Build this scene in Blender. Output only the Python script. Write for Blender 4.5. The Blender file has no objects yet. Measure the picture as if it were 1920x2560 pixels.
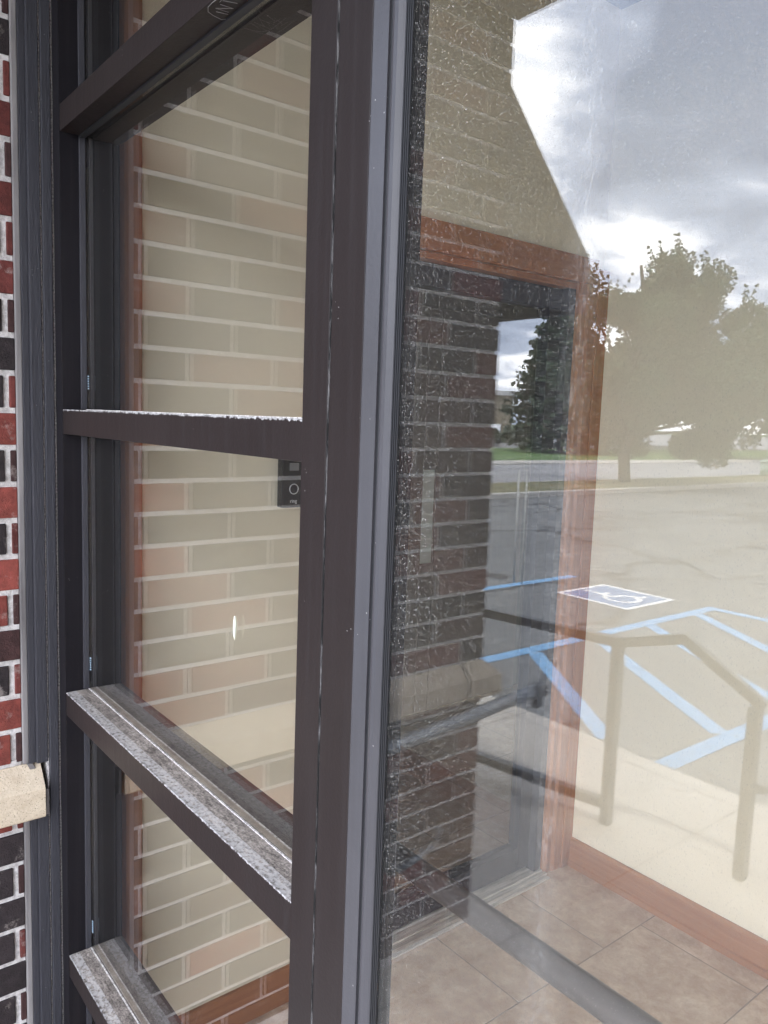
import bpy, bmesh, math, random
from mathutils import Vector, Matrix
R = math.radians
scene = bpy.context.scene
C = scene.collection
# ------------------------------------------------------------------ camera
cam_d = bpy.data.cameras.new("camera")
cam = bpy.data.objects.new("camera", cam_d)
C.objects.link(cam)
rt, up, fw = Vector((0.6248, 0.7800, 0.0360)), Vector((-0.1068, 0.0396, 0.9935)), None
yaw, pitch, roll = -0.8933, -0.1167, 0.0360
fw = Vector((math.sin(yaw)*math.cos(pitch), math.cos(yaw)*math.cos(pitch), math.sin(pitch)))
r0 = Vector((math.cos(yaw), -math.sin(yaw), 0)); u0 = r0.cross(fw)
rt = r0*math.cos(roll) + u0*math.sin(roll); up = u0*math.cos(roll) - r0*math.sin(roll)
m = Matrix(((rt.x, up.x, -fw.x), (rt.y, up.y, -fw.y), (rt.z, up.z, -fw.z)))
cam.matrix_world = Matrix.Translation((1.4997, -0.4450, 1.4939)) @ m.to_4x4()
cam_d.sensor_fit = 'VERTICAL'; cam_d.sensor_height = 36.0
cam_d.lens = 1970.9/2560*36.0
cam_d.clip_start = 0.01; cam_d.clip_end = 2000
scene.camera = cam
# ------------------------------------------------------------------ render look
vs = scene.view_settings
vs.view_transform = 'Standard'; vs.look = 'None'; vs.gamma = 1.0; vs.use_curve_mapping = False
vs.exposure = 1.52
cy = scene.cycles
cy.max_bounces = 8; cy.diffuse_bounces = 4; cy.glossy_bounces = 4
cy.transmission_bounces = 4; cy.transparent_max_bounces = 24
cy.caustics_reflective = False; cy.caustics_refractive = False
cy.use_denoising = True
cy.sample_clamp_indirect = 6.0
# ------------------------------------------------------------------ node helper
class NT:
    def __init__(s, tree): s.t = tree; s.n = tree.nodes; s.l = tree.links
    def add(s, typ, **kw):
        nd = s.n.new(typ)
        for k, v in kw.items():
            if k == 'ins':
                for kk, vv in v.items(): s.set(nd, kk, vv)
            else: setattr(nd, k, v)
        return nd
    def set(s, nd, key, v):
        inp = nd.inputs[key]
        if isinstance(v, bpy.types.NodeSocket): s.l.new(v, inp)
        else: inp.default_value = v
    def math(s, op, a, b=0.0, c=None, clamp=False):
        nd = s.n.new('ShaderNodeMath'); nd.operation = op; nd.use_clamp = clamp
        s.set(nd, 0, a); s.set(nd, 1, b)
        if c is not None: s.set(nd, 2, c)
        return nd.outputs[0]
    def noise(s, vec, scale, detail=4, rough=0.55, out='Fac', dist=0.0):
        nd = s.n.new('ShaderNodeTexNoise')
        if vec is not None: s.l.new(vec, nd.inputs['Vector'])
        nd.inputs['Scale'].default_value = scale; nd.inputs['Detail'].default_value = detail
        nd.inputs['Roughness'].default_value = rough; nd.inputs['Distortion'].default_value = dist
        return nd.outputs[out]
    def ramp(s, fac, stops, interp='LINEAR'):
        nd = s.n.new('ShaderNodeValToRGB'); s.l.new(fac, nd.inputs[0])
        cr = nd.color_ramp; cr.interpolation = interp
        while len(cr.elements) < len(stops): cr.elements.new(0.5)
        for e, (p, c) in zip(cr.elements, stops):
            e.position = p
            e.color = (c, c, c, 1) if isinstance(c, (int, float)) else (*c, 1)
        return nd.outputs[0]
    def mix(s, fac, a, b, blend='MIX'):
        nd = s.n.new('ShaderNodeMix'); nd.data_type = 'RGBA'; nd.blend_type = blend; nd.clamp_factor = True
        s.set(nd, 0, fac)
        s.set(nd, 6, a if isinstance(a, bpy.types.NodeSocket) else (*a, 1))
        s.set(nd, 7, b if isinstance(b, bpy.types.NodeSocket) else (*b, 1))
        return nd.outputs[2]
    def maprange(s, v, a, b, c=0.0, d=1.0):
        nd = s.n.new('ShaderNodeMapRange'); s.set(nd, 0, v)
        for i, x in enumerate((a, b, c, d)): nd.inputs[i+1].default_value = x
        return nd.outputs[0]
    def pos(s, scale=(1, 1, 1), loc=(0, 0, 0)):
        g = s.n.new('ShaderNodeNewGeometry'); mp = s.n.new('ShaderNodeMapping')
        s.l.new(g.outputs['Position'], mp.inputs[0])
        mp.inputs['Scale'].default_value = scale; mp.inputs['Location'].default_value = loc
        return mp.outputs[0]
    def geo(s):
        g = s.n.new('ShaderNodeNewGeometry'); return g
    def xyz(s, v):
        nd = s.n.new('ShaderNodeSeparateXYZ'); s.l.new(v, nd.inputs[0]); return nd.outputs
    def bump(s, h, strength=0.3, dist=0.01):
        nd = s.n.new('ShaderNodeBump'); s.l.new(h, nd.inputs['Height'])
        nd.inputs['Strength'].default_value = strength; nd.inputs['Distance'].default_value = dist
        return nd.outputs[0]

def new_mat(name):
    mt = bpy.data.materials.new(name); mt.use_nodes = True
    mt.node_tree.nodes.clear()
    return mt, NT(mt.node_tree)
def finish(nt, color, rough=0.6, bump=None, metallic=0.0, spec=0.5, coat=0.0, emis=None):
    b = nt.add('ShaderNodeBsdfPrincipled')
    nt.set(b, 'Base Color', color if isinstance(color, bpy.types.NodeSocket) else (*color, 1))
    nt.set(b, 'Roughness', rough); nt.set(b, 'Metallic', metallic); nt.set(b, 'Specular IOR Level', spec)
    if coat: nt.set(b, 'Coat Weight', coat)
    if bump is not None: nt.set(b, 'Normal', bump)
    if emis: nt.set(b, 'Emission Color', (*emis[0], 1)); nt.set(b, 'Emission Strength', emis[1])
    o = nt.add('ShaderNodeOutputMaterial'); nt.l.new(b.outputs[0], o.inputs[0])
    return b
# ------------------------------------------------------------------ world: broken overcast over a Nishita sky
SUN = Vector((0.10, 0.21, 0.95)).normalized()
w = bpy.data.worlds.new("World"); scene.world = w; w.use_nodes = True
w.node_tree.nodes.clear(); nt = NT(w.node_tree)
sky = nt.add('ShaderNodeTexSky', sky_type='NISHITA', sun_disc=False)
sky.sun_elevation = math.asin(SUN.z); sky.sun_rotation = math.atan2(SUN.x, SUN.y)
tc = nt.add('ShaderNodeTexCoord'); d = tc.outputs['Generated']
x, y, z = nt.xyz(d)
zz = nt.math('MAXIMUM', nt.math('ADD', z, 0.22), 0.05)
cv = nt.add('ShaderNodeCombineXYZ'); nt.set(cv, 0, nt.math('DIVIDE', x, zz)); nt.set(cv, 1, nt.math('DIVIDE', y, zz)); nt.set(cv, 2, 3.7)
v = cv.outputs[0]
big = nt.noise(v, 1.15, 2, 0.5)
med = nt.noise(v, 3.1, 8, 0.56, dist=0.6)
mixn = nt.math('ADD', nt.math('MULTIPLY', big, 0.42), nt.math('MULTIPLY', med, 0.58))
def lobe(px_, py_, wdt):
    f_ = 1970.9; dv = fw + rt*((px_-960)/f_) + up*((1280-py_)/f_); dv = Vector((dv.x, -dv.y, dv.z)).normalized()
    dp = nt.add('ShaderNodeVectorMath', operation='DOT_PRODUCT'); nt.l.new(d, dp.inputs[0]); dp.inputs[1].default_value = dv
    return nt.maprange(dp.outputs['Value'], math.cos(R(wdt)), 1.0, 0.0, 1.0)
mixn = nt.math('ADD', mixn, nt.math('MULTIPLY', lobe(1330, 520, 13), 0.05))
mixn = nt.math('SUBTRACT', mixn, nt.math('MULTIPLY', lobe(1850, 230, 12), 0.15))
cloud = nt.ramp(mixn, [(0.36, (0.29, 0.345, 0.47)), (0.47, (0.49, 0.56, 0.71)), (0.52, (0.88, 0.93, 1.04)), (0.57, (1.34, 1.35, 1.37)), (0.68, (1.0, 1.02, 1.1))])
skyc = nt.mix(1.0, sky.outputs[0], (0.10, 0.10, 0.10), 'MULTIPLY')
allc = nt.mix(0.93, skyc, cloud)
bg = nt.add('ShaderNodeBackground'); nt.set(bg, 0, allc); nt.set(bg, 1, 3.05)
wo = nt.add('ShaderNodeOutputWorld'); nt.l.new(bg.outputs[0], wo.inputs[0])
sd = bpy.data.lights.new("sun", 'SUN'); sd.energy = 3.0; sd.angle = R(5); sd.color = (1.0, 0.965, 0.90)
so = bpy.data.objects.new("sun", sd); C.objects.link(so)
so.rotation_euler = SUN.to_track_quat('Z', 'Y').to_euler(); so.location = (8, -10, 12)
# ------------------------------------------------------------------ mesh helpers
FLOOR = -0.03
rnd = random.Random(7)
def box(bm, x0, x1, y0, y1, z0, z1, bev=0.0):
    ret = bmesh.ops.create_cube(bm, size=1)
    vs_ = ret['verts']
    for v_ in vs_:
        v_.co.x = x0 if v_.co.x < 0 else x1
        v_.co.y = y0 if v_.co.y < 0 else y1
        v_.co.z = z0 if v_.co.z < 0 else z1
    if bev > 0:
        es = list({e for v_ in vs_ for e in v_.link_edges})
        bmesh.ops.bevel(bm, geom=es, offset=bev, segments=2, affect='EDGES', profile=0.6)
    return vs_
def extr(bm, prof, axis, a, b, close=True):
    """extrude polygon prof (list of 2-tuples in the two other axes) along axis from a to b"""
    def mk(p, t):
        if axis == 'x': return (t, p[0], p[1])
        if axis == 'y': return (p[0], t, p[1])
        return (p[0], p[1], t)
    A = [bm.verts.new(mk(p, a)) for p in prof]; B = [bm.verts.new(mk(p, b)) for p in prof]
    n = len(prof)
    for i in range(n):
        j = (i+1) % n
        bm.faces.new((A[i], A[j], B[j], B[i]))
    bm.faces.new(A[::-1]); bm.faces.new(B)
def tube(bm, pts, rad, seg=14, cap=True):
    pts = [Vector(p) for p in pts]; rings = []
    rr = rad if isinstance(rad, (list, tuple)) else [rad]*len(pts)
    prev = None
    for i, p in enumerate(pts):
        t = (pts[min(i+1, len(pts)-1)] - pts[max(i-1, 0)]).normalized()
        if prev is None:
            a = t.orthogonal().normalized()
        else:
            a = (prev - t*prev.dot(t)).normalized()
        prev = a; b = t.cross(a)
        rings.append([bm.verts.new(p + (a*math.cos(2*math.pi*k/seg) + b*math.sin(2*math.pi*k/seg))*rr[i]) for k in range(seg)])
    for i in range(len(rings)-1):
        for k in range(seg):
            f = bm.faces.new((rings[i][k], rings[i][(k+1) % seg], rings[i+1][(k+1) % seg], rings[i+1][k])); f.smooth = True
    if cap: bm.faces.new(rings[0][::-1]); bm.faces.new(rings[-1])
def link(name, bm, mat, parent=None, recalc=True):
    if recalc: bmesh.ops.recalc_face_normals(bm, faces=bm.faces[:])
    me = bpy.data.meshes.new(name); bm.to_mesh(me); bm.free()
    o = bpy.data.objects.new(name, me); C.objects.link(o)
    if mat: me.materials.append(mat)
    if parent:
        o.parent = parent; o.matrix_parent_inverse = parent.matrix_world.inverted()
    return o
def tag(o, label, cat, group=None):
    o['label'] = label; o['category'] = cat
    if group: o['group'] = group
    return o
def thing(name, label, cat, loc=(0, 0, 0), group=None):
    o = bpy.data.objects.new(name, None); C.objects.link(o); o.location = loc; o.empty_display_size = 0.1
    o.matrix_world = Matrix.Translation(loc)
    return tag(o, label, cat, group)
def struct(name, bm, mat):
    o = link(name, bm, mat); o['kind'] = 'structure'; return o
def BM(): return bmesh.new()
def B1(*a, **k):
    bm = BM(); box(bm, *a, **k); return bm
def Y(v): return 0.008 - v          # a point seen y' deep in the mirror stands at y = 0.104 - y'
# ------------------------------------------------------------------ materials
def m_bronze(name, tint=(0.0140, 0.0102, 0.0098), rough=0.42, dust_top=1.0, brushed=0.0, crust=None, spec=0.24, bs=1.0):
    mt, n = new_mat(name)
    g = n.geo(); px, py, pz = n.xyz(g.outputs['Position']); nz = n.xyz(g.outputs['Normal'])[2]
    base = n.mix(n.noise(n.pos((3, 3, 3)), 2.0, 5), tint, tuple(c*1.7 for c in tint))
    streak = n.noise(n.pos((90, 90, 2.2)), 1.0, 4, 0.6)
    base = n.mix(n.math('MULTIPLY', n.maprange(streak, 0.5, 0.8), 0.28), base, (0.035, 0.031, 0.032))
    # fine pale specks and scratches
    vor = n.add('ShaderNodeTexVoronoi', feature='F1'); n.l.new(n.pos((1, 1, 1)), vor.inputs['Vector']); vor.inputs['Scale'].default_value = 130
    sp = n.math('LESS_THAN', vor.outputs['Distance'], 0.10)
    sp = n.math('MULTIPLY', sp, n.math('GREATER_THAN', n.noise(n.pos(), 18, 4), 0.62))
    base = n.mix(n.math('MULTIPLY', sp, 0.40), base, (0.5, 0.48, 0.46))
    fn = n.noise(n.pos((1, 1, 1)), 330, 3, 0.7)
    fn2 = n.noise(n.pos((60, 260, 60)), 1.0, 4, 0.7)
    patch = n.noise(n.pos(), 14, 5, 0.6)
    dustf = n.math('MULTIPLY', n.math('MULTIPLY', n.maprange(nz, 0.55, 0.9), dust_top), n.math('MULTIPLY', n.maprange(py, 0.046, 0.060, 1.0, 0.10), n.maprange(py, 0.001, 0.009, 0.30, 1.0)))
    grain = n.math('ADD', n.math('MULTIPLY', n.maprange(fn, 0.36, 0.62), 0.5), n.math('MULTIPLY', n.maprange(fn2, 0.35, 0.65), 0.5))
    amt = n.math('MULTIPLY', dustf, n.math('MULTIPLY', grain, n.maprange(patch, 0.28, 0.58, 0.35, 1.0)), clamp=True)
    base = n.mix(amt, base, (0.62, 0.545, 0.49))
    if crust:   # oxide crust hanging a few mm below each rail's top front edge
        for zt_ in crust:
            dz = n.math('SUBTRACT', zt_, pz)
            drip = n.math('MULTIPLY', n.noise(n.pos((260, 1, 40)), 1.0, 5, 0.7), 0.011)
            hi = n.math('LESS_THAN', dz, n.math('SUBTRACT', drip, 0.0036))
            inb = n.math('MULTIPLY', hi, n.math('GREATER_THAN', dz, -0.001))
            inb = n.math('MULTIPLY', inb, n.maprange(n.noise(n.pos(), 160, 3), 0.35, 0.55))
            inb = n.math('MULTIPLY', inb, n.math('MULTIPLY', n.math('LESS_THAN', px, 0.8058), n.math('GREATER_THAN', px, 0.0)))
            inb = n.math('MULTIPLY', inb, n.math('LESS_THAN', py, 0.02))
            base = n.mix(n.math('MULTIPLY', inb, 0.55), base, (0.72, 0.70, 0.70))
    bh = n.noise(n.pos(), 220, 3)
    if brushed:
        bh = n.noise(n.pos((140, 140, 25), (0, 0, 0)), 1.0, 5, 0.65, dist=1.2)
    finish(n, base, n.maprange(streak, 0.3, 0.8, rough, rough+0.07), n.bump(bh, 0.12 + brushed, 0.002 + brushed*0.002), spec=spec)
    return mt
RAILS = (2.0201, 1.4915, 0.9565, 0.4169)
M_frame = m_bronze('bronze_frame', crust=RAILS[1:])
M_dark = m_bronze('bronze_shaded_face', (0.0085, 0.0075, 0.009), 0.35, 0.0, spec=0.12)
M_strip = m_bronze('painted_trim', (0.030, 0.029, 0.034), 0.5, 0.4, brushed=0.5)
M_pale = m_bronze('anodised_pale', (0.042, 0.040, 0.044), 0.30, 0.2)
M_black, n = new_mat('black_rubber'); finish(n, (0.012, 0.012, 0.014), 0.55)
M_seal, n = new_mat('sealant')
finish(n, n.ramp(n.noise(n.pos((30, 30, 4)), 1.0, 5), [(0.3, (0.10, 0.09, 0.09)), (0.7, (0.26, 0.24, 0.235))]), 0.8, n.bump(n.noise(n.pos(), 60, 4), 0.4, 0.003))
M_spacer, n = new_mat('glazing_spacer'); finish(n, n.ramp(n.noise(n.pos((40, 40, 40)), 1.0, 4), [(0.3, (0.22, 0.18, 0.15)), (0.7, (0.42, 0.36, 0.31))]), 0.5)
M_line, n = new_mat('dusty_edge'); finish(n, n.ramp(n.noise(n.pos(), 300, 3), [(0.35, (0.25, 0.23, 0.22)), (0.6, (0.72, 0.68, 0.66))]), 0.8)
M_seam, n = new_mat('dusty_seam'); finish(n, n.ramp(n.noise(n.pos((200, 200, 30)), 1, 5, 0.7), [(0.46, (0.02, 0.02, 0.02)), (0.74, (0.42, 0.40, 0.40))]), 0.8)

def m_glass(name, f0, dust, speck, tint=(0.970, 0.965, 0.950), streak=None):
    mt, n = new_mat(name)
    g = n.geo()
    dot = n.add('ShaderNodeVectorMath', operation='DOT_PRODUCT')
    n.l.new(g.outputs['Incoming'], dot.inputs[0]); n.l.new(g.outputs['Normal'], dot.inputs[1])
    c = n.math('SUBTRACT', 1.0, n.math('ABSOLUTE', dot.outputs['Value']), clamp=True)
    F = n.math('ADD', f0, n.math('MULTIPLY', n.math('POWER', c, 5.0), 1-f0), clamp=True)
    tr = n.add('ShaderNodeBsdfTransparent'); n.set(tr, 0, (*tint, 1))
    gl = n.add('ShaderNodeBsdfGlossy'); n.set(gl, 'Roughness', 0.0); n.set(gl, 0, (0.97, 0.98, 1.0, 1))
    # slight waviness of float glass
    n.l.new(n.bump(n.noise(n.pos((2.0, 2.0, 1.2)), 1.0, 1), 0.10, 0.01), gl.inputs['Normal'])
    m1 = n.add('ShaderNodeMixShader'); n.set(m1, 0, F); n.l.new(tr.outputs[0], m1.inputs[1]); n.l.new(gl.outputs[0], m1.inputs[2])
    df = n.add('ShaderNodeBsdfDiffuse'); n.set(df, 0, (0.72, 0.70, 0.67, 1))
    a = n.noise(n.pos((620, 620, 380)), 1.0, 2, 0.6)
    b_ = n.noise(n.pos((300, 300, 120)), 1.0, 4, 0.7)
    big = n.noise(n.pos((5, 5, 2)), 1.0, 4, 0.55)
    vd = n.add('ShaderNodeTexVoronoi', feature='F1'); n.l.new(n.pos((1, 1, 0.62)), vd.inputs['Vector']); vd.inputs['Scale'].default_value = 600
    rc = n.xyz(vd.outputs['Color'])[0]
    dots = n.math('MULTIPLY', n.maprange(vd.outputs['Distance'], 0.16, 0.30, 1.0, 0.0), n.maprange(rc, 0.35, 1.0, 0.0, 2.8))
    sp = n.math('ADD', n.math('ADD', n.maprange(a, 0.56, 0.80, 0, 0.6), n.maprange(b_, 0.60, 0.78, 0, 0.35)), dots)
    gx = n.xyz(n.geo().outputs['Position'])[0]
    edge = n.maprange(gx, 0.95, 1.17, 2.3, 0.55) if streak is not None else 1.0
    fac = n.math('MULTIPLY', n.math('ADD', dust, n.math('MULTIPLY', n.math('MULTIPLY', sp, speck), n.maprange(big, 0.3, 0.65, 0.35, 1.1))), edge)
    if streak is not None:
        px, py, pz = n.xyz(n.geo().outputs['Position'])
        wob = n.math('MULTIPLY', n.math('SUBTRACT', n.noise(n.pos((1, 1, 7)), 1.0, 5, 0.7), 0.5), 0.02)
        dx = n.math('ABSOLUTE', n.math('SUBTRACT', n.math('ADD', px, wob), streak))
        band = n.maprange(dx, 0.0, 0.016, 1.0, 0.0)
        tex = n.maprange(n.noise(n.pos((260, 260, 70)), 1.0, 5, 0.75, dist=1.0), 0.50, 0.68)
        fac = n.math('ADD', fac, n.math('MULTIPLY', n.math('MULTIPLY', band, tex), 0.10))
        fac = n.math('ADD', fac, n.math('MULTIPLY', n.maprange(dx, 0.0, 0.03, 1.0, 0.0), 0.012))
    fac = n.math('MINIMUM', fac, 0.8)
    m2 = n.add('ShaderNodeMixShader'); n.set(m2, 0, fac); n.l.new(m1.outputs[0], m2.inputs[1]); n.l.new(df.outputs[0], m2.inputs[2])
    o = n.add('ShaderNodeOutputMaterial'); n.l.new(m2.outputs[0], o.inputs[0])
    return mt
M_glassL = m_glass('window_glass', 0.085, 0.003, 0.02)
M_glassR = m_glass('door_glass', 0.052, 0.003, 0.075, streak=1.146)
M_glassI = m_glass('inner_door_glass', 0.04, 0.003, 0.0)

# brick: colour per brick from a colour attribute
M_brick, n = new_mat('brick')
at = n.add('ShaderNodeAttribute', attribute_name='Col')
nn = n.noise(n.pos(), 60, 5, 0.65)
col = n.mix(1.0, at.outputs['Color'], n.ramp(nn, [(0.3, 0.62), (0.7, 1.25)]), 'MULTIPLY')
col = n.mix(n.math('MULTIPLY', n.maprange(n.noise(n.pos(), 22, 5, 0.7), 0.60, 0.72), 0.55), col, (0.42, 0.36, 0.33))
finish(n, col, 0.85, n.bump(n.noise(n.pos(), 240, 5, 0.7), 0.7, 0.004), spec=0.3)
M_mortar, n = new_mat('mortar')
finish(n, n.ramp(n.noise(n.pos(), 90, 5, 0.7), [(0.3, (0.38, 0.35, 0.33)), (0.66, (0.76, 0.72, 0.70))]), 0.9, n.bump(n.noise(n.pos(), 160, 5, 0.7), 0.8, 0.004), spec=0.2)
M_stone, n = new_mat('limestone')
c0 = n.ramp(n.noise(n.pos(), 30, 6, 0.7), [(0.3, (0.50, 0.40, 0.29)), (0.7, (0.66, 0.56, 0.43))])
finish(n, n.mix(n.maprange(n.noise(n.pos(), 380, 2), 0.60, 0.70), c0, (0.26, 0.21, 0.16)), 0.85, n.bump(n.noise(n.pos(), 200, 4), 0.4, 0.003), spec=0.2)
def m_paint(name, col, sc=1.0, rough=0.75):
    mt, n = new_mat(name)
    a = tuple(c*0.94 for c in col)
    finish(n, n.mix(n.noise(n.pos(), 2.2*sc, 4), a, col), rough, n.bump(n.noise(n.pos(), 420, 3), 0.12, 0.001), spec=0.3)
    return mt
M_cream = m_paint('cream_paint', (0.80, 0.735, 0.59))
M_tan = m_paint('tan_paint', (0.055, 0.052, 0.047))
M_ceil = m_paint('ceiling_low_bounce', (0.20, 0.19, 0.17))  # unseen vestibule ceiling, colour darkened to bounce less light onto the upper walls
M_soffit = m_paint('dark_soffit', (0.13, 0.115, 0.11))
def m_wood(name, c1, c2, axis):
    mt, n = new_mat(name)
    sc = {'x': (2.5, 60, 60), 'y': (60, 2.5, 60), 'z': (60, 60, 2.5)}[axis]
    g_ = n.noise(n.pos(sc), 1.0, 6, 0.62, dist=0.6)
    finish(n, n.ramp(g_, [(0.25, c1), (0.75, c2)]), 0.42, n.bump(g_, 0.05, 0.001), spec=0.4)
    return mt
W1, W2 = (0.26, 0.100, 0.042), (0.40, 0.175, 0.078)
M_woodx, M_woody, M_woodz = m_wood('wood_x', W1, W2, 'x'), m_wood('wood_y', W1, W2, 'y'), m_wood('wood_z', W1, W2, 'z')
M_dwood = m_wood('dark_wood', (0.05, 0.035, 0.03), (0.09, 0.06, 0.05), 'z')
M_alu, n = new_mat('dark_aluminium'); finish(n, n.mix(n.noise(n.pos((40, 40, 3)), 1, 3), (0.022, 0.022, 0.028), (0.04, 0.04, 0.05)), 0.5, spec=0.3)
M_silver, n = new_mat('worn_threshold')
finish(n, n.ramp(n.noise(n.pos((90, 8, 90)), 1, 4), [(0.3, (0.35, 0.33, 0.30)), (0.7, (0.75, 0.72, 0.68))]), 0.4, metallic=0.3)
M_bar, n = new_mat('push_bar_metal')
finish(n, n.mix(n.maprange(n.noise(n.pos(), 500, 2), 0.66, 0.72), (0.155, 0.135, 0.128), (0.3, 0.27, 0.26)), 0.36, n.bump(n.noise(n.pos(), 300, 3), 0.03, 0.001), metallic=0.55, spec=0.8)
M_rail, n = new_mat('railing_paint'); finish(n, n.mix(n.noise(n.pos(), 40, 3), (0.035, 0.04, 0.042), (0.07, 0.075, 0.075)), 0.45)
M_handrail, n = new_mat('grey_handrail'); finish(n, n.mix(n.noise(n.pos((6, 6, 6)), 1, 4), (0.16, 0.18, 0.20), (0.26, 0.28, 0.31)), 0.35, metallic=0.2)
# tiles: 0.367 x 0.372, half-running bond, thin recessed grout
M_tile, n = new_mat('floor_tile')
px, py, pz = n.xyz(n.geo().outputs['Position'])
TX, TY = 0.367, 0.372
u_ = n.math('DIVIDE', n.math('SUBTRACT', px, 0.251), TX)
colm = n.math('FLOOR', u_)
off = n.math('MULTIPLY', n.math('ABSOLUTE', n.math('MODULO', colm, 2.0)), 0.5)
v_ = n.math('ADD', n.math('DIVIDE', n.math('SUBTRACT', py, 1.637), TY), nt.math('ADD', 0, 0) if False else n.math('MULTIPLY', off, 1.0))
fu = n.math('FRACT', n.math('ADD', u_, 40.0)); fv = n.math('FRACT', n.math('ADD', v_, 40.0))
du = n.math('MULTIPLY', n.math('MINIMUM', fu, n.math('SUBTRACT', 1.0, fu)), TX)
dv = n.math('MULTIPLY', n.math('MINIMUM', fv, n.math('SUBTRACT', 1.0, fv)), TY)
dj = n.math('MINIMUM', du, dv)
gr = n.maprange(dj, 0.0012, 0.0026, 1.0, 0.0)
tid = n.add('ShaderNodeCombineXYZ'); n.set(tid, 0, colm); n.set(tid, 1, n.math('FLOOR', v_))
wn = n.add('ShaderNodeTexWhiteNoise'); n.l.new(tid.outputs[0], wn.inputs[0])
va = n.add('ShaderNodeVectorMath', operation='ADD'); n.l.new(n.pos(), va.inputs[0]); n.l.new(wn.outputs['Color'], va.inputs[1])
tn = n.noise(va.outputs[0], 14, 10, 0.78, dist=0.25)
tcol = n.ramp(tn, [(0.36, (0.45, 0.315, 0.23)), (0.48, (0.53, 0.395, 0.30)), (0.55, (0.60, 0.465, 0.36)), (0.64, (0.70, 0.585, 0.48))])
tcol = n.mix(n.math('MULTIPLY', n.maprange(n.noise(va.outputs[0], 60, 5, 0.7), 0.55, 0.7), 0.3), tcol, (0.56, 0.48, 0.40))
tcol = n.mix(1.0, tcol, n.mix(wn.outputs['Value'], (0.92, 0.92, 0.92), (1.06, 1.05, 1.04)), 'MULTIPLY')
tcol = n.mix(gr, tcol, (0.25, 0.20, 0.16))
finish(n, tcol, 0.5, n.bump(n.math('SUBTRACT', 1.0, gr), 0.35, 0.002), spec=0.35)
# concrete
def m_concrete(name, c1, c2, joints=None):
    mt, n = new_mat(name)
    base = n.ramp(n.noise(n.pos(), 1.1, 8, 0.62), [(0.3, c1), (0.7, c2)])
    fine = n.noise(n.pos(), 60, 5, 0.75)
    base = n.mix(1.0, base, n.ramp(fine, [(0.3, 0.80), (0.7, 1.12)]), 'MULTIPLY')
    if joints:
        px, py, pz = n.xyz(n.geo().outputs['Position'])
        for ax, x0, per in joints:
            t = n.math('DIVIDE', n.math('SUBTRACT', px if ax == 'x' else py, x0), per)
            fr = n.math('FRACT', n.math('ADD', t, 200.0))
            dd = n.math('MULTIPLY', n.math('MINIMUM', fr, n.math('SUBTRACT', 1.0, fr)), per)
            base = n.mix(n.maprange(dd, 0.002, 0.006, 0.75, 0.0), base, (0.16, 0.15, 0.14))
    finish(n, base, 0.9, n.bump(fine, 0.4, 0.004), spec=0.2)
    return mt
M_conc = m_concrete('sidewalk_concrete', (0.40, 0.37, 0.33), (0.53, 0.50, 0.45), [('x', 0.055, 1.22), ('y', Y(2.63), 40.0), ('y', Y(1.32), 40.0)])
M_conc2 = m_concrete('far_concrete', (0.40, 0.38, 0.35), (0.52, 0.50, 0.46), [('y', 0, 1.5)])
M_asph, n = new_mat('asphalt')
base = n.ramp(n.noise(n.pos((0.5, 0.16, 1)), 1.0, 7, 0.6), [(0.3, (0.125, 0.130, 0.133)), (0.7, (0.19, 0.195, 0.195))])
base = n.mix(1.0, base, n.ramp(n.noise(n.pos(), 130, 4, 0.8), [(0.3, 0.72), (0.7, 1.25)]), 'MULTIPLY')
vo = n.add('ShaderNodeTexVoronoi', feature='DISTANCE_TO_EDGE')
wv = n.add('ShaderNodeVectorMath', operation='ADD'); n.l.new(n.pos((0.55, 0.28, 1)), wv.inputs[0])
nz_ = n.add('ShaderNodeTexNoise'); n.l.new(n.pos(), nz_.inputs[0]); nz_.inputs['Scale'].default_value = 1.2
ms = n.add('ShaderNodeVectorMath', operation='SCALE'); n.l.new(nz_.outputs['Color'], ms.inputs[0]); ms.inputs['Scale'].default_value = 0.45
n.l.new(ms.outputs[0], wv.inputs[1]); n.l.new(wv.outputs[0], vo.inputs['Vector']); vo.inputs['Scale'].default_value = 0.9
crk = n.math('MULTIPLY', n.maprange(vo.outputs['Distance'], 0.008, 0.026, 0.7, 0.0), n.maprange(n.noise(n.pos(), 0.6, 3), 0.38, 0.48))
base = n.mix(crk, base, (0.035, 0.035, 0.037))
finish(n, base, 0.9, n.bump(n.noise(n.pos(), 90, 5), 0.5, 0.004), spec=0.2)
M_road, n = new_mat('road_asphalt')
finish(n, n.ramp(n.noise(n.pos((1, 0.2, 1)), 1.0, 5), [(0.3, (0.24, 0.24, 0.245)), (0.7, (0.32, 0.32, 0.325))]), 0.9)
def m_linepaint(name, col, wear=0.5):
    mt, n = new_mat(name)
    wr = n.maprange(n.noise(n.pos(), 45, 6, 0.75), 0.50, 0.66, 0.0, wear)
    finish(n, n.mix(wr, col, (0.17, 0.175, 0.18)), 0.8, n.bump(n.noise(n.pos(), 90, 4), 0.4, 0.003))
    return mt
M_blue = m_linepaint('blue_marking_paint', (0.17, 0.38, 0.62), 0.8)
M_navy = m_linepaint('symbol_blue_paint', (0.15, 0.25, 0.43), 0.75)
M_white = m_linepaint('white_marking_paint', (0.80, 0.80, 0.79), 0.35)
M_grass, n = new_mat('grass_green')
finish(n, n.ramp(n.noise(n.pos(), 1.5, 7, 0.7), [(0.3, (0.06, 0.12, 0.03)), (0.7, (0.13, 0.22, 0.06))]), 0.9)
M_mulch, n = new_mat('dry_turf')
finish(n, n.ramp(n.noise(n.pos(), 1.3, 7, 0.7), [(0.32, (0.07, 0.08, 0.045)), (0.5, (0.16, 0.15, 0.07)), (0.7, (0.22, 0.18, 0.12))]), 0.95)
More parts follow.
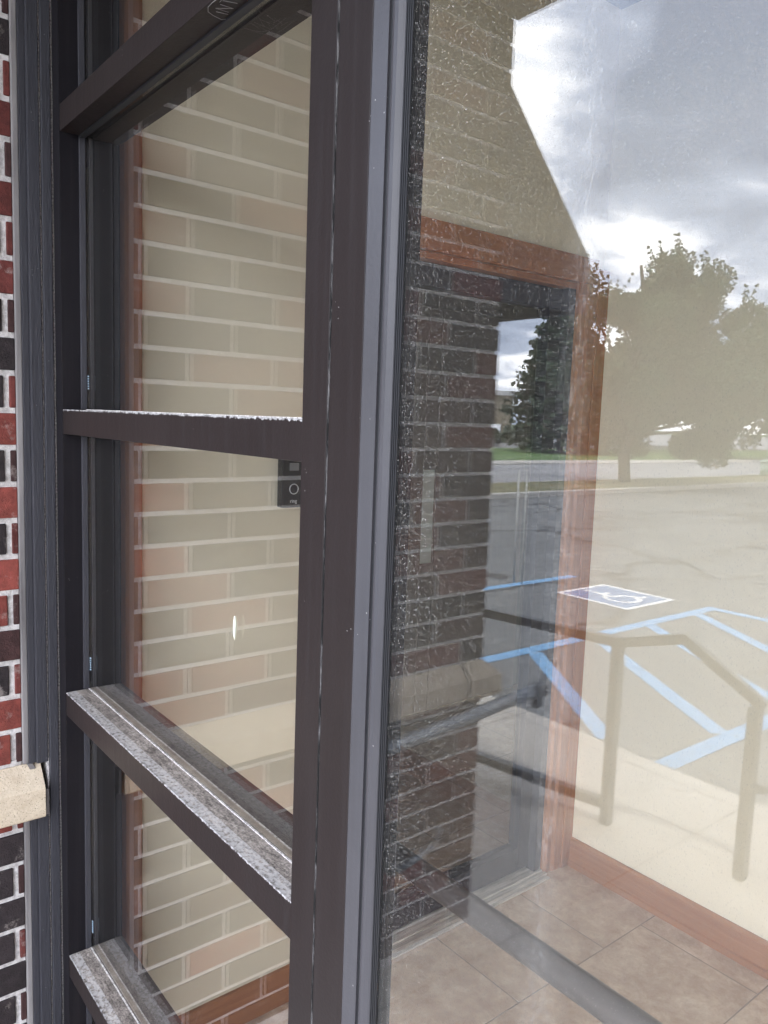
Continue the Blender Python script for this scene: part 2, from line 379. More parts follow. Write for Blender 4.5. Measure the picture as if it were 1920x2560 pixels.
def m_leaf(name, c1, c2):
    mt, n = new_mat(name)
    col = n.ramp(n.noise(n.pos(), 1.6, 4, 0.6), [(0.3, c1), (0.7, c2)])
    b = finish(n, col, 0.6, spec=0.3)
    return mt
M_leaf = m_leaf('leaf_green', (0.032, 0.062, 0.028), (0.068, 0.115, 0.050))
M_spruce = m_leaf('spruce_green', (0.020, 0.040, 0.022), (0.050, 0.078, 0.040))
M_bark, n = new_mat('bark'); finish(n, n.ramp(n.noise(n.pos((9, 9, 2)), 1, 5), [(0.3, (0.05, 0.042, 0.035)), (0.7, (0.13, 0.11, 0.09))]), 0.95, n.bump(n.noise(n.pos((30, 30, 5)), 1, 5), 0.8, 0.02))
def plain(name, col, rough=0.6, metallic=0.0, emis=None):
    mt, n = new_mat(name)
    finish(n, n.mix(n.noise(n.pos(), 8, 3), tuple(c*0.9 for c in col), col), rough, metallic=metallic, emis=emis)
    return mt
M_bell = plain('bell_black', (0.018, 0.018, 0.02), 0.25)
M_bellg = plain('bell_grey', (0.20, 0.20, 0.21), 0.3)
M_ringl = plain('bell_button_ring', (0.55, 0.57, 0.60), 0.3)
M_scr = plain('scratch_metal', (0.32, 0.31, 0.31), 0.6)
# ------------------------------------------------------------------ GROUND (structure)
bm = B1(-3.2, 2.2, 0.110, 6.0, FLOOR-0.12, FLOOR); floor_o = struct('floor', bm, M_tile)
bm = B1(-14, 9, Y(2.735), 0.108, FLOOR-0.12, FLOOR); struct('sidewalk', bm, M_conc)
XE = -9.4
bm = B1(XE, 60, -90, Y(2.737), FLOOR-0.12, FLOOR-0.006); struct('parking_lot', bm, M_asph)
bm = B1(XE-0.16, XE-0.002, -90, Y(11.0), FLOOR-0.12, FLOOR+0.10, 0.02); struct('kerb', bm, M_conc2)
bm = B1(XE-2.1, XE-0.162, -90, Y(11.0), FLOOR-0.12, FLOOR+0.09); struct('verge', bm, M_mulch)
bm = B1(-18.4, XE-2.102, -200, Y(2.0), FLOOR-0.12, FLOOR-0.004); struct('road', bm, M_road)
bm = B1(-11.5-0.9, XE-2.104, -200, Y(11.0), FLOOR-0.12, FLOOR); struct('road_gutter', bm, M_conc2)
bm = B1(XE-2.1, XE-0.002, Y(10.99), Y(2.0), FLOOR-0.12, FLOOR-0.002); struct('driveway_apron', bm, M_conc2)
bm = B1(-20.2, -18.402, -200, 30, FLOOR-0.12, FLOOR+0.03); struct('far_sidewalk', bm, M_conc2)
bm = B1(-31.0, -20.202, -200, 30, FLOOR-0.12, FLOOR+0.035); struct('grass_strip', bm, M_grass)
bm = B1(-600, 600, -600, 600, FLOOR-0.6, FLOOR-0.14); struct('ground', bm, M_grass)
bm = B1(-120, -31.002, -300, 30, FLOOR-0.13, FLOOR+0.02); struct('far_lot', bm, M_road)
# painted markings, 4 mm sheets on the asphalt
ZA = FLOOR-0.006
def strip(bm, p, q, wd, z=ZA+0.0005, h=0.003):
    p = Vector((p[0], Y(p[1]), 0)); q = Vector((q[0], Y(q[1]), 0)); t = (q-p).normalized(); s_ = Vector((-t.y, t.x, 0))*wd/2
    vs_ = []
    for zz_ in (z, z+h):
        vs_.append([bm.verts.new((a.x, a.y, zz_)) for a in (p-s_, q-s_, q+s_, p+s_)])
    a, b = vs_
    bm.faces.new(a[::-1]); bm.faces.new(b)
    for i in range(4): bm.faces.new((a[i], a[(i+1) % 4], b[(i+1) % 4], b[i]))
LW = 0.10
segs = [((-3.50, 3.4), (-3.46, 6.05)), ((-1.945, 2.745), (-1.91, 6.02)), ((-0.36, 2.745), (-0.33, 5.92)), ((-1.86, 5.965), (-0.28, 5.965)),
        ((-1.89, 3.62), (-0.70, 2.78)), ((-1.89, 4.30), (-0.41, 3.33)), ((-1.88, 4.98), (-0.41, 4.01)), ((-1.87, 5.66), (-0.39, 4.69)),
        ((1.3, 2.745), (1.33, 5.92))]
for i, (a, b) in enumerate(segs):
    bm = BM(); strip(bm, a, b, LW, z=ZA+0.0005 + 0.0004*(i % 4)); o = struct('line_marking', bm, M_blue)
# accessible parking symbol: blue square, white border, white figure in a wheelchair
bm = BM(); SX0, SX1, SY0, SY1 = -3.045, -2.27, 5.255, 5.985
strip(bm, (SX0, (SY0+SY1)/2), (SX1, (SY0+SY1)/2), SY1-SY0, z=ZA+0.0005, h=0.002); struct('symbol_field_marking', bm, M_navy)
bm = BM(); bw = 0.045
for a, b in (((SX0, SY0+bw/2), (SX1, SY0+bw/2)), ((SX0, SY1-bw/2), (SX1, SY1-bw/2)), ((SX0+bw/2, SY0+bw), (SX0+bw/2, SY1-bw)), ((SX1-bw/2, SY0+bw), (SX1-bw/2, SY1-bw))):
    strip(bm, a, b, bw, z=ZA+0.0027, h=0.001)
struct('symbol_border_marking', bm, M_white)
bm = BM()
def sp2(u, v_): return (SX0+(SX1-SX0)*(1-v_), SY0+(SY1-SY0)*u)      # u across, v up the figure
strokes = [((0.47, 0.80), (0.45, 0.48)), ((0.45, 0.66), (0.62, 0.64)), ((0.45, 0.48), (0.64, 0.47)), ((0.64, 0.47), (0.74, 0.26)), ((0.74, 0.26), (0.82, 0.28))]
for k in range(11):
    a0, a1 = R(100+k*22), R(100+(k+1)*22)
    if k < 11: strokes.append(((0.47+0.20*math.cos(a0), 0.38+0.20*math.sin(a0)), (0.47+0.20*math.cos(a1), 0.38+0.20*math.sin(a1))))
for k, (a, b) in enumerate(strokes): strip(bm, sp2(*a), sp2(*b), 0.045, z=ZA+0.0027+0.0002*(k % 3), h=0.0006)
hp = sp2(0.47, 0.88); strip(bm, (hp[0]-0.035, hp[1]), (hp[0]+0.035, hp[1]), 0.07, z=ZA+0.0027, h=0.0006)
struct('symbol_figure_marking', bm, M_white)

# ------------------------------------------------------------------ BRICK WALL
XB = -0.0593; CO = 0.06773; ZB0 = 1.3505; HH = 0.0575
BRC = {'k': (0.030, 0.022, 0.023), 'd': (0.048, 0.022, 0.021), 'm': (0.125, 0.032, 0.027), 'r': (0.215, 0.052, 0.040), 'o': (0.33, 0.09, 0.05)}
# rows counted from the course just under mortar line 0; colours of the bricks outward from the window
ROWS = {-10: 'mkd', -9: 'kmd', -8: 'mkdm', -7: 'kkm', -6: 'mkm', -5: 'kkd', -4: 'kmm', -3: 'kmkd', -2: 'rkd', -1: 'kkrm', 0: 'rkkm', 1: 'kkdk', 2: 'rkkd', 3: 'rkrm',
        4: 'drdm', 5: 'kkdk', 6: 'rrkd', 7: 'rdkm', 8: 'kdkm', 9: 'rkdk', 10: 'krkd', 11: 'krdm', 12: 'kkmk', 13: 'krkm', 14: 'kdmk', 15: 'kkrk', 16: 'krmd'}
wall = thing('brick_wall', 'red and black brick return wall with a limestone band left of the window', 'wall', (XB-0.1, -0.5, FLOOR))
bm = BM(); cl = bm.loops.layers.float_color.new('Col')
YEND = -1.185
def brick(bm, x0, x1, y0, y1, z0, z1, col):
    before = set(bm.faces)
    box(bm, x0, x1, y0, y1, z0, z1, 0.0022)
    j = rnd.uniform(0.82, 1.2)
    for f in bm.faces:
        if f not in before:
            for lp in f.loops: lp[cl] = (col[0]*j, col[1]*j, col[2]*j, 1)
krows = range(-19, 21)
def bands(bm_b):
    for r_ in krows:
        zt_, zb_ = ZB0-CO*r_-0.0051, ZB0-CO*(r_+1)+0.0051
        if r_ in (8, 9): 
            if r_ == 8: continue
            zt_ = zb_ + 0.024
        if zb_ < FLOOR+0.001: continue
        # joints on the face toward the window: y = 0.022 - 0.1016*j
        js = [0.022-0.1016*j_ for j_ in range(-1 if r_ % 2 else 0, 14, 2)]
        code = ROWS.get(r_, '')
        for q, yj in enumerate(js):
            y1 = yj-0.0051; y0 = yj-0.2032+0.0051
            if y1 < YEND+0.02: continue
            y0 = max(y0, YEND); y1 = min(y1, -0.064)
            if y1-y0 < 0.008: continue
            c = code[q-(1 if r_ % 2 else 0)] if 0 <= q-(1 if r_ % 2 else 0) < len(code) else rnd.choice('kkkddkmm')
            if y1 > -0.09 and y0 > -0.09: c = 'rmmd'[r_ % 4]
            jx = rnd.uniform(-0.0008, 0.0008)
            brick(bm_b, XB-0.092, XB+jx, y0, y1, zb_, zt_, BRC[c])
bands(bm)
# street face of the same wall (bricks laid along x)
for r_ in krows:
    zt_, zb_ = ZB0-CO*r_-0.0051, ZB0-CO*(r_+1)+0.0051
    if zb_ < FLOOR+0.001 or r_ == 8: continue
    if r_ == 9: zt_ = zb_+0.024
    x1 = XB-0.0925-0.0102 if r_ % 2 == 0 else XB-0.0925-0.0102
    first = True; xx = x1
    while xx > -2.9:
        ln = 0.092 if (first and r_ % 2) else 0.193
        brick(bm, xx-ln, xx, YEND, YEND+0.09, zb_, zt_, BRC[rnd.choice('kkddmmrr')]); xx -= ln+0.0102; first = False
bricks = link('bricks', bm, M_brick, wall)
bm = BM(); box(bm, XB-0.22, XB-0.0045, YEND+0.0045, -0.0645, FLOOR, 2.80); box(bm, -3.0, XB-0.2202, YEND+0.0045, YEND+0.2, FLOOR, 2.80)
link('mortar', bm, M_mortar, wall)
# limestone band with a sloped top, two stones with a joint, wrapping the wall's end
band = BM()
PX = XB+0.035
def stone(bm, ya, yb):
    extr(bm, [(XB-0.09, 0.706), (PX-0.002, 0.706), (PX, 0.709), (PX, 0.764), (PX-0.003, 0.769), (XB, 0.806), (XB-0.09, 0.806)], 'y', ya, yb)
stone(band, -1.0975, -0.032)
st1 = link('stone_band', band, M_stone, wall)
band = BM(); 
# corner stone: sloped on two sides
zc = [(XB-0.3, YEND-0.05, 0), (PX, YEND-0.05, 0)]
x0s, x1s, y0s, y1s = XB-0.30, PX, YEND-0.050, -1.1065
P_ = [(x0s, y0s, .706), (x1s, y0s, .706), (x1s, y1s, .706), (x0s, y1s, .706), (x0s, y0s, .764), (x1s, y0s, .764), (x1s, y1s, .764), (x0s, y1s, .806),
      (x0s, YEND, .806), (XB, YEND, .806), (XB, y1s, .806)]
V = [band.verts.new(p) for p in P_]
for f in ((3, 2, 1, 0), (0, 1, 5, 4), (1, 2, 6, 5), (4, 5, 9, 8), (5, 6, 10, 9), (8, 9, 10, 7), (2, 3, 7, 10, 6), (0, 4, 8, 7, 3)): band.faces.new([V[i] for i in f])
link('stone_band', band, M_stone, wall)
bm = BM(); stj = extr(bm, [(XB-0.09, 0.708), (PX-0.003, 0.709), (PX-0.003, 0.763), (XB, 0.803), (XB-0.09, 0.803)], 'y', -1.1063, -1.0977)
link('stone_joint', bm, M_black, wall)
bm = BM(); box(bm, -3.0, x0s-0.001, YEND-0.04, YEND+0.05, 0.706, 0.80); link('stone_band', bm, M_stone, wall)
# mortar smear lines above and under the stone
bm = BM(); box(bm, XB-0.05, XB-0.0015, -1.097, -0.066, 0.8062, 0.8185, 0.0015); link('bed_joint', bm, M_mortar, wall)
# sealant between brick and the window trim
bm = BM(); box(bm, XB-0.02, XB+0.004, -0.0638, -0.0530, 0.808, 2.56, 0.002)
box(bm, XB-0.02, XB+0.004, -0.0638, -0.0530, FLOOR, 0.704, 0.002)
box(bm, XB+0.004, XB+0.026, -0.0315, -0.0225, 0.705, 0.758, 0.003)
extr(bm, [(-0.058, 0.8085), (-0.048, 0.8085), (-0.026, 0.7642), (-0.036, 0.7642)], 'x', XB-0.01, XB+0.008)
link('sealant_joint', bm, M_seal, wall)

# ------------------------------------------------------------------ STOREFRONT WINDOW
win = thing('storefront_window', 'dark bronze storefront window with horizontal rails beside the brick wall', 'window', (0.4, 0.05, FLOOR))
ZTOP = 2.555
bm = BM(); box(bm, -0.085, -0.0445, -0.0408, -0.0208, FLOOR, 0.7045, 0.0015); box(bm, -0.085, -0.0445, -0.0408, -0.0208, 0.808, ZTOP, 0.0015)
link('closure_trim', bm, M_strip, win)
bm = BM(); box(bm, -0.085, -0.0530, -0.0528, -0.0410, FLOOR, 0.7045, 0.001); box(bm, -0.085, -0.0530, -0.0528, -0.0410, 0.808, ZTOP, 0.001)
link('closure_trim', bm, M_strip, win)
bm = B1(-0.085, -0.0415, -0.0178, -0.0012, FLOOR, ZTOP, bev=0.0015); link('closure_trim', bm, M_strip, win)
bm = B1(-0.10, -0.050, -0.0210, 0.02, FLOOR, ZTOP); link('joint_backing', bm, M_line, win)
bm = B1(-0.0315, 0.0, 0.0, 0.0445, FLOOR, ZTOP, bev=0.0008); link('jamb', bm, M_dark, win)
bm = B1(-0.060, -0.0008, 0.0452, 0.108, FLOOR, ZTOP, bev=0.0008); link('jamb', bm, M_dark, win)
bm = B1(-0.085, -0.0325, 0.004, 0.044, FLOOR, ZTOP); link('joint_backing', bm, M_black, win)
bm = B1(0.8060, 0.8508, 0.0, 0.108, FLOOR, ZTOP, bev=0.0010); link('mullion', bm, M_frame, win)
bm = B1(0.8512, 0.8536, 0.006, 0.100, FLOOR, ZTOP); link('mullion_gap', bm, M_black, win)
bm = B1(0.85105, 0.8514, 0.0006, 0.004, FLOOR, ZTOP); link('dust_line', bm, M_seam, win)
zs = [ZTOP] + list(RAILS) + [0.03]
for i, zt_ in enumerate(list(RAILS) + [0.03]):
    bm = BM(); lo = zt_-0.0445 if i < 4 else FLOOR
    box(bm, 0.0004, 0.8056, 0.0012, 0.0440, lo, zt_, 0.0008)
    box(bm, 0.0004, 0.8056, 0.0580, 0.1072, lo, zt_, 0.0008)
    box(bm, 0.0004, 0.8056, 0.0440, 0.0580, lo+0.003, zt_-0.003)
    rl = link('horizontal_rail', bm, M_frame, win)
    bm = BM(); box(bm, 0.0008, 0.805, 0.0470, 0.0565, zt_-0.0028, zt_+0.0012); link('glazing_spacer', bm, M_spacer, win)
    bm = BM(); box(bm, 0.0008, 0.805, 0.0425, 0.0448, zt_-0.002, zt_+0.0014); box(bm, 0.0008, 0.805, 0.0564, 0.0588, zt_-0.002, zt_+0.0014); link('dust_line', bm, M_line, win)
    if i < 4:
        bm = BM(); box(bm, 0.001, 0.805, 0.0330, 0.0436, lo-0.0035, lo+0.001, 0.001); link('gasket', bm, M_black, win)
tops = list(RAILS)+[0.03]; upper = [ZTOP] + [z_-0.0445 for z_ in RAILS]
for zt_, zu in zip(tops, upper):
    bm = B1(0.0006, 0.8054, 0.0455, 0.0510, zt_+0.0015, zu-0.0005); link('glass_pane', bm, M_glassL, win)
    bm = BM(); box(bm, 0.0006, 0.0040, 0.0515, 0.0572, zt_+0.002, zu-0.001); link('glazing_spacer', bm, M_pale, win)
    bm = BM(); box(bm, -0.001, 0.0045, 0.0335, 0.0440, zt_+0.002, zu-0.001, 0.001); link('gasket', bm, M_strip, win)
bm = B1(-0.06, 0.95, -0.002, 0.108, ZTOP, 2.80); link('head_panel', bm, M_frame, win)
# small glazing clip labels and a bird dropping on the glass
M_clip = plain('clip_blue', (0.45, 0.60, 0.75), 0.3)
for zc_ in (1.530, 0.995, 0.452):
    bm = BM()
    for k in range(6): box(bm, 0.0046, 0.0100, 0.0446, 0.0453, zc_+k*0.0045, zc_+k*0.0045+0.0018)
    link('clip_mark', bm, M_clip, win)
bm = BM(); tube(bm, [(0.5835, 0.0448, 1.228), (0.5842, 0.0448, 1.218), (0.5832, 0.0448, 1.205), (0.5838, 0.0448, 1.196)], [0.0009, 0.0026, 0.0020, 0.0004], 8)
tag(link('bird_dropping', bm, plain('dropping', (0.85, 0.85, 0.72), 0.7)), 'small white bird dropping stuck on the window glass', 'dropping')
# letters scratched into the underside of the upper rail
bm = BM(); zs_ = RAILS[0]-0.0450
def scr(pts, r_=0.00035): tube(bm, [(a, b, zs_) for a, b in pts], r_, 5)
scr([(0.615, 0.0045), (0.585, 0.0030), (0.572, 0.004), (0.562, 0.009), (0.558, 0.018), (0.556, 0.030), (0.562, 0.034)])
scr([(0.569, 0.016), (0.573, 0.030)])
scr([(0.578, 0.028), (0.576, 0.012), (0.590, 0.028), (0.588, 0.012)])
scr([(0.604, 0.026), (0.598, 0.010)]); scr([(0.592, 0.009), (0.606, 0.008)])
link('scratched_letters', bm, M_scr, win)

# ------------------------------------------------------------------ GLASS DOOR
door = thing('glass_entrance_door', 'dark bronze glass entrance door with a round push bar, right of the mullion', 'door', (1.35, 0.03, FLOOR))
XR = 1.86
bm = B1(0.8550, 0.9072, -0.0006, 0.0200, 0.012, 2.30, bev=0.0010); link('stile', bm, M_frame, door)
bm = BM(); extr(bm, [(0.9074, -0.0004), (0.9085, -0.0006), (0.9255, 0.0030), (0.9255, 0.006), (0.9074, 0.006)], 'z', 0.012, 2.30); link('stile_edge', bm, M_pale, door)
bm = B1(0.9258, 0.9335, 0.0050, 0.0062, 0.012, 2.30); link('stile_groove', bm, M_black, door)
bm = BM(); extr(bm, [(0.9338, 0.0010), (0.9355, -0.0008), (0.9385, -0.0014), (0.9425, -0.0006), (0.9470, 0.0014), (0.9490, 0.0026), (0.9490, 0.0045), (0.9338, 0.0045)], 'z', 0.012, 2.30)
link('glazing_bead', bm, M_pale, door)
bm = BM()
for k in range(4): box(bm, 0.9492+k*0.0023, 0.9492+k*0.0023+0.0017, 0.0022+0.0003*k, 0.0044, 0.012, 2.30)
link('gasket', bm, M_black, door)
bm = B1(0.8545, 0.9450, 0.0205, 0.0300, 0.012, 2.30, bev=0.001); link('stile', bm, M_frame, door)
bm = B1(0.9275, 0.9585, 0.0104, 0.0202, 0.012, 2.30); link('stile_groove', bm, M_black, door)
bm = B1(1.802, XR, -0.007, 0.030, 0.012, 2.30, bev=0.001); link('stile', bm, M_frame, door)
bm = B1(0.9595, 1.8015, -0.0065, 0.030, 0.012, 0.062, bev=0.001); link('bottom_rail', bm, M_frame, door)
bm = B1(0.9595, 1.8015, -0.0065, 0.030, 2.24, 2.2995, bev=0.001); link('top_rail', bm, M_frame, door)
bm = B1(0.9500, 1.8012, 0.0046, 0.0100, 0.0625, 2.2395); link('glass_pane', bm, M_glassR, door)
bm = BM(); YB_, ZBb = 0.075, 1.030
tube(bm, [(0.862, YB_, ZBb), (1.83, YB_, ZBb)], 0.0128, 32)
pb = link('push_bar', bm, M_bar, door)
for xx in (0.872, 1.822):
    bm = BM(); box(bm, xx-0.006, xx+0.006, 0.0305, YB_, ZBb-0.012, ZBb+0.012, 0.003); link('push_bar_bracket', bm, M_bar, pb)
dfm = thing('door_frame', 'dark bronze frame and transom around the entrance door, above and right of it', 'frame', (1.4, 0.03, FLOOR))
bm = B1(0.8542, 1.90, 0.001, 0.1075, 2.305, 2.355, bev=0.001); link('transom_bar', bm, M_frame, dfm)
bm = B1(XR+0.004, 1.92, 0.0, 0.108, FLOOR, ZTOP, bev=0.001); link('jamb', bm, M_frame, dfm)
bm = B1(0.8542, XR+0.0035, 0.010, 0.016, 2.3555, ZTOP-0.0005); link('glass_pane', bm, M_glassR, dfm)
bm = B1(0.8542, XR+0.0035, 0.005, 0.104, FLOOR, 0.0080); link('threshold', bm, M_silver, dfm)
bm = B1(0.952, 1.95, -0.002, 0.108, ZTOP, 2.80); link('head_panel', bm, M_frame, dfm)
# ------------------------------------------------------------------ VESTIBULE INTERIOR
XP = -0.12; YQ = 1.735; HC = 2.79
DY0, DY1, DZ = 0.685, 1.605, 1.942
iw = thing('vestibule_side_wall', 'cream painted vestibule wall with a wood trimmed doorway behind the window', 'wall', (XP, 0.5, FLOOR))
bm = BM(); box(bm, XP-0.12, XP, 0.109, DY0, FLOOR, HC); box(bm, XP-0.12, XP, DY0, DY1, DZ, HC); box(bm, XP-0.12, XP, DY1, YQ+0.12, FLOOR, HC)
link('plaster', bm, M_cream, iw)
bm = B1(XP, XP+0.011, 0.200, DY0-0.062, FLOOR, FLOOR+0.100, bev=0.002); link('baseboard', bm, M_woody, iw)
def casing_v(ya, yb, z0_, z1_):
    bm = BM(); yw = yb-ya
    extr(bm, [(XP, ya), (XP+0.013, ya), (XP+0.018, ya+yw*0.12), (XP+0.012, ya+yw*0.2), (XP+0.012, ya+yw*0.45), (XP+0.020, ya+yw*0.55), (XP+0.020, yb), (XP, yb)], 'z', z0_, z1_)
    return bm
link('casing', casing_v(0.109, 0.190, FLOOR, HC), M_woodz, iw)
link('casing', casing_v(DY1-0.004, YQ-0.0525, FLOOR, DZ), M_woodz, iw)
link('casing', casing_v(DY0-0.070, DY0+0.004, FLOOR, DZ), M_woodz, iw)
bm = B1(XP, XP+0.020, DY0-0.075, DY1+0.080, DZ-0.001, DZ+0.078, bev=0.002); link('head_casing', bm, M_woody, iw)
bm = BM(); box(bm, XP-0.12, XP-0.0005, DY0, DY1, DZ-0.020, DZ-0.0015); link('door_lining', bm, M_woody, iw)
bw_ = thing('vestibule_back_wall', 'cream painted wall above a wood baseboard behind the entrance door', 'wall', (1.0, YQ, FLOOR))
bm = B1(XP, 2.1, YQ, YQ+0.12, FLOOR, HC); link('plaster', bm, M_cream, bw_)
bm = BM(); extr(bm, [(YQ, FLOOR), (YQ-0.019, FLOOR), (YQ-0.019, FLOOR+0.018), (YQ-0.013, FLOOR+0.022), (YQ-0.012, FLOOR+0.092), (YQ-0.006, FLOOR+0.100), (YQ, FLOOR+0.100)], 'x', XP+0.021, 2.0)
link('baseboard', bm, M_woodx, bw_)
bm = B1(XP+0.0005, XP+0.026, YQ-0.052, YQ-0.0005, FLOOR, DZ+0.05, bev=0.002); link('corner_trim', bm, M_woodz, bw_)
rw = B1(2.001, 2.12, 0.109, YQ+0.12, FLOOR, HC); tag(link('vestibule_end_wall', rw, M_cream), 'plain cream wall closing the right end of the vestibule', 'wall')
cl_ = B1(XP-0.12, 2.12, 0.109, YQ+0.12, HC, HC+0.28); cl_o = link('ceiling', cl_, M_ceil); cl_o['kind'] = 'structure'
# inner door in the side wall
idr = thing('inner_door', 'dark aluminium and glass inner door set in the wood trimmed doorway', 'door', (XP-0.05, 1.2, FLOOR))
XD = -0.150
bm = BM(); box(bm, -0.175, XP-0.0005, DY1-0.034, DY1-0.0002, FLOOR, DZ-0.0205); link('door_frame', bm, M_alu, idr)
bm = BM(); box(bm, -0.175, XP-0.0005, DY0+0.0002, DY0+0.034, FLOOR, DZ-0.0205); link('door_frame', bm, M_alu, idr)
bm = BM(); box(bm, XD-0.045, XD-0.0, DY1-0.090, DY1-0.0345, FLOOR+0.02, DZ-0.021, 0.002); link('stile', bm, M_alu, idr)
bm = BM(); box(bm, XD-0.045, XD, DY0+0.0345, DY0+0.085, FLOOR+0.02, DZ-0.021, 0.002); link('stile', bm, M_alu, idr)
bm = BM(); box(bm, XD-0.044, XD-0.001, DY0+0.0855, DY1-0.0905, FLOOR+0.02, FLOOR+0.103, 0.002); link('bottom_rail', bm, M_alu, idr)
bm = BM(); box(bm, XD-0.044, XD-0.001, DY0+0.0855, DY1-0.0905, DZ-0.085, DZ-0.0215, 0.002); link('top_rail', bm, M_alu, idr)
bm = B1(XD-0.026, XD-0.020, DY0+0.086, DY1-0.091, FLOOR+0.1035, DZ-0.0855); link('glass_pane', bm, M_glassI, idr)
bm = BM()
box(bm, XD-0.03, -0.088, DY0+0.001, DY1-0.005, FLOOR+0.0005, FLOOR+0.012, 0.003); box(bm, -0.100, -0.0875, DY0+0.001, DY1-0.005, FLOOR+0.010, FLOOR+0.016, 0.002)
box(bm, -0.120, -0.110, DY0+0.001, DY1-0.005, FLOOR+0.011, FLOOR+0.017, 0.002); box(bm, -0.087, -0.0745, DY0+0.001, DY1-0.005, FLOOR+0.0005, FLOOR+0.006, 0.002)
link('threshold', bm, M_silver, idr)
# hallway beyond
hw = thing('hallway_wall', 'dim tan hallway walls seen through the inner door', 'wall', (-1.5, 1.5, FLOOR))
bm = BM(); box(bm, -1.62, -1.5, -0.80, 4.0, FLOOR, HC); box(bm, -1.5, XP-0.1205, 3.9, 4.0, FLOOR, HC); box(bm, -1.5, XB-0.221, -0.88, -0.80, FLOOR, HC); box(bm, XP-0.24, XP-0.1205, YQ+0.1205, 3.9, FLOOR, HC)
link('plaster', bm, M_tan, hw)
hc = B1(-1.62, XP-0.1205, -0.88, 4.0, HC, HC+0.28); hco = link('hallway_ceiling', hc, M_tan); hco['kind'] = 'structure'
hd = thing('hallway_door', 'dark wood door with a tall narrow lit window beyond the inner door', 'door', (-1.48, 2.5, FLOOR))
bm = BM(); box(bm, -1.4995, -1.470, 2.05, 2.19, FLOOR+0.005, 2.05, 0.002); box(bm, -1.4995, -1.470, 2.28, 2.95, FLOOR+0.005, 2.05, 0.002)
box(bm, -1.4995, -1.470, 2.1905, 2.2795, FLOOR+0.005, 0.765); box(bm, -1.4995, -1.470, 2.1905, 2.2795, 1.25, 2.05)
link('door_leaf', bm, M_dwood, hd)
bm = B1(-1.4985, -1.485, 2.1908, 2.2792, 0.7655, 1.2495); link('window_lite', bm, plain('lit_lite', (0.30, 0.34, 0.33), 0.4, emis=((0.75, 0.88, 0.84), 0.035)), hd)
# ------------------------------------------------------------------ ALCOVE CEILING, HEADER, AWNING
bm = BM(); box(bm, XB-0.0, 4.2, YEND+0.20, -0.0025, 2.566, 2.80); so_ = tag(link('alcove_soffit', bm, M_soffit), 'dark flat soffit over the recessed entrance', 'soffit')
hdr = thing('entrance_header', 'brown metal fascia beam across the front of the entrance recess', 'beam', (1.5, YEND+0.1, 2.56))
bm = B1(XB-0.0, 4.2, YEND+0.0, YEND+0.1995, 2.564, 3.25, bev=0.003); link('fascia', bm, M_soffit, hdr)
bm = B1(XB-0.0, 4.2, YEND-0.012, YEND-0.001, 2.566, 2.580); link('drip_edge', bm, M_pale, hdr)
bm = B1(3.4, 4.2, YEND+0.001, 0.5, FLOOR, 2.564)
pr = tag(link('brick_pier', bm, None), 'brick pier at the far right side of the entrance recess', 'pier')
mt, n = new_mat('pier_brick')
tb = n.add('ShaderNodeTexBrick'); tb.inputs['Scale'].default_value = 1.0
sx, sy, sz = n.xyz(n.geo().outputs['Position'])
cc = n.add('ShaderNodeCombineXYZ'); n.set(cc, 0, n.math('ADD', sx, sy)); n.set(cc, 1, sz); n.l.new(cc.outputs[0], tb.inputs['Vector'])
tb.inputs['Color1'].default_value = (0.2, 0.04, 0.03, 1); tb.inputs['Color2'].default_value = (0.04, 0.025, 0.025, 1); tb.inputs['Mortar'].default_value = (0.5, 0.46, 0.43, 1)
tb.inputs['Brick Width'].default_value = 0.2032; tb.inputs['Row Height'].default_value = 0.0677; tb.inputs['Mortar Size'].default_value = 0.005
finish(n, tb.outputs['Color'], 0.85); pr.data.materials.append(mt)
tag(link('facade_panel', B1(1.925, 3.399, 0.0, 0.2, FLOOR, 2.80), mt), 'brick wall section to the right of the entrance door', 'wall')
# awning on the street face
aw = thing('awning', 'dark metal awning with a sloped top on the street face of the wall', 'awning', (-1.2, YEND-0.3, 1.9))
M_awn = plain('awning_metal', (0.018, 0.021, 0.030), 0.8)
XA0, XA1 = -2.9, -0.20
bm = BM(); ya, yf = YEND-0.002, Y(1.757)
extr(bm, [(ya, 2.625), (yf, 2.05), (yf, 1.870), (yf+0.03, 1.870), (yf+0.03, 2.035), (ya, 2.595)], 'x', XA0, XA1-0.012)
link('canopy', bm, M_awn, aw)
bm = BM(); extr(bm, [(ya, 2.628), (yf-0.003, 2.053), (yf-0.003, 1.868), (ya, 1.860)], 'x', XA1-0.0115, XA1)
link('end_panel', bm, M_awn, aw)
bm = BM(); extr(bm, [(ya, 2.628), (yf-0.003, 2.053), (yf-0.003, 1.868), (ya, 1.860)], 'x', XA0-0.012, XA0-0.0005)
link('end_panel', bm, M_awn, aw)
# upper part of the building so it reads from the street
tag(link('upper_facade', B1(-3.0, XB-0.001, YEND+0.005, 0.3, 2.801, 3.25), mt), 'upper brick band of the building above the awning', 'wall')
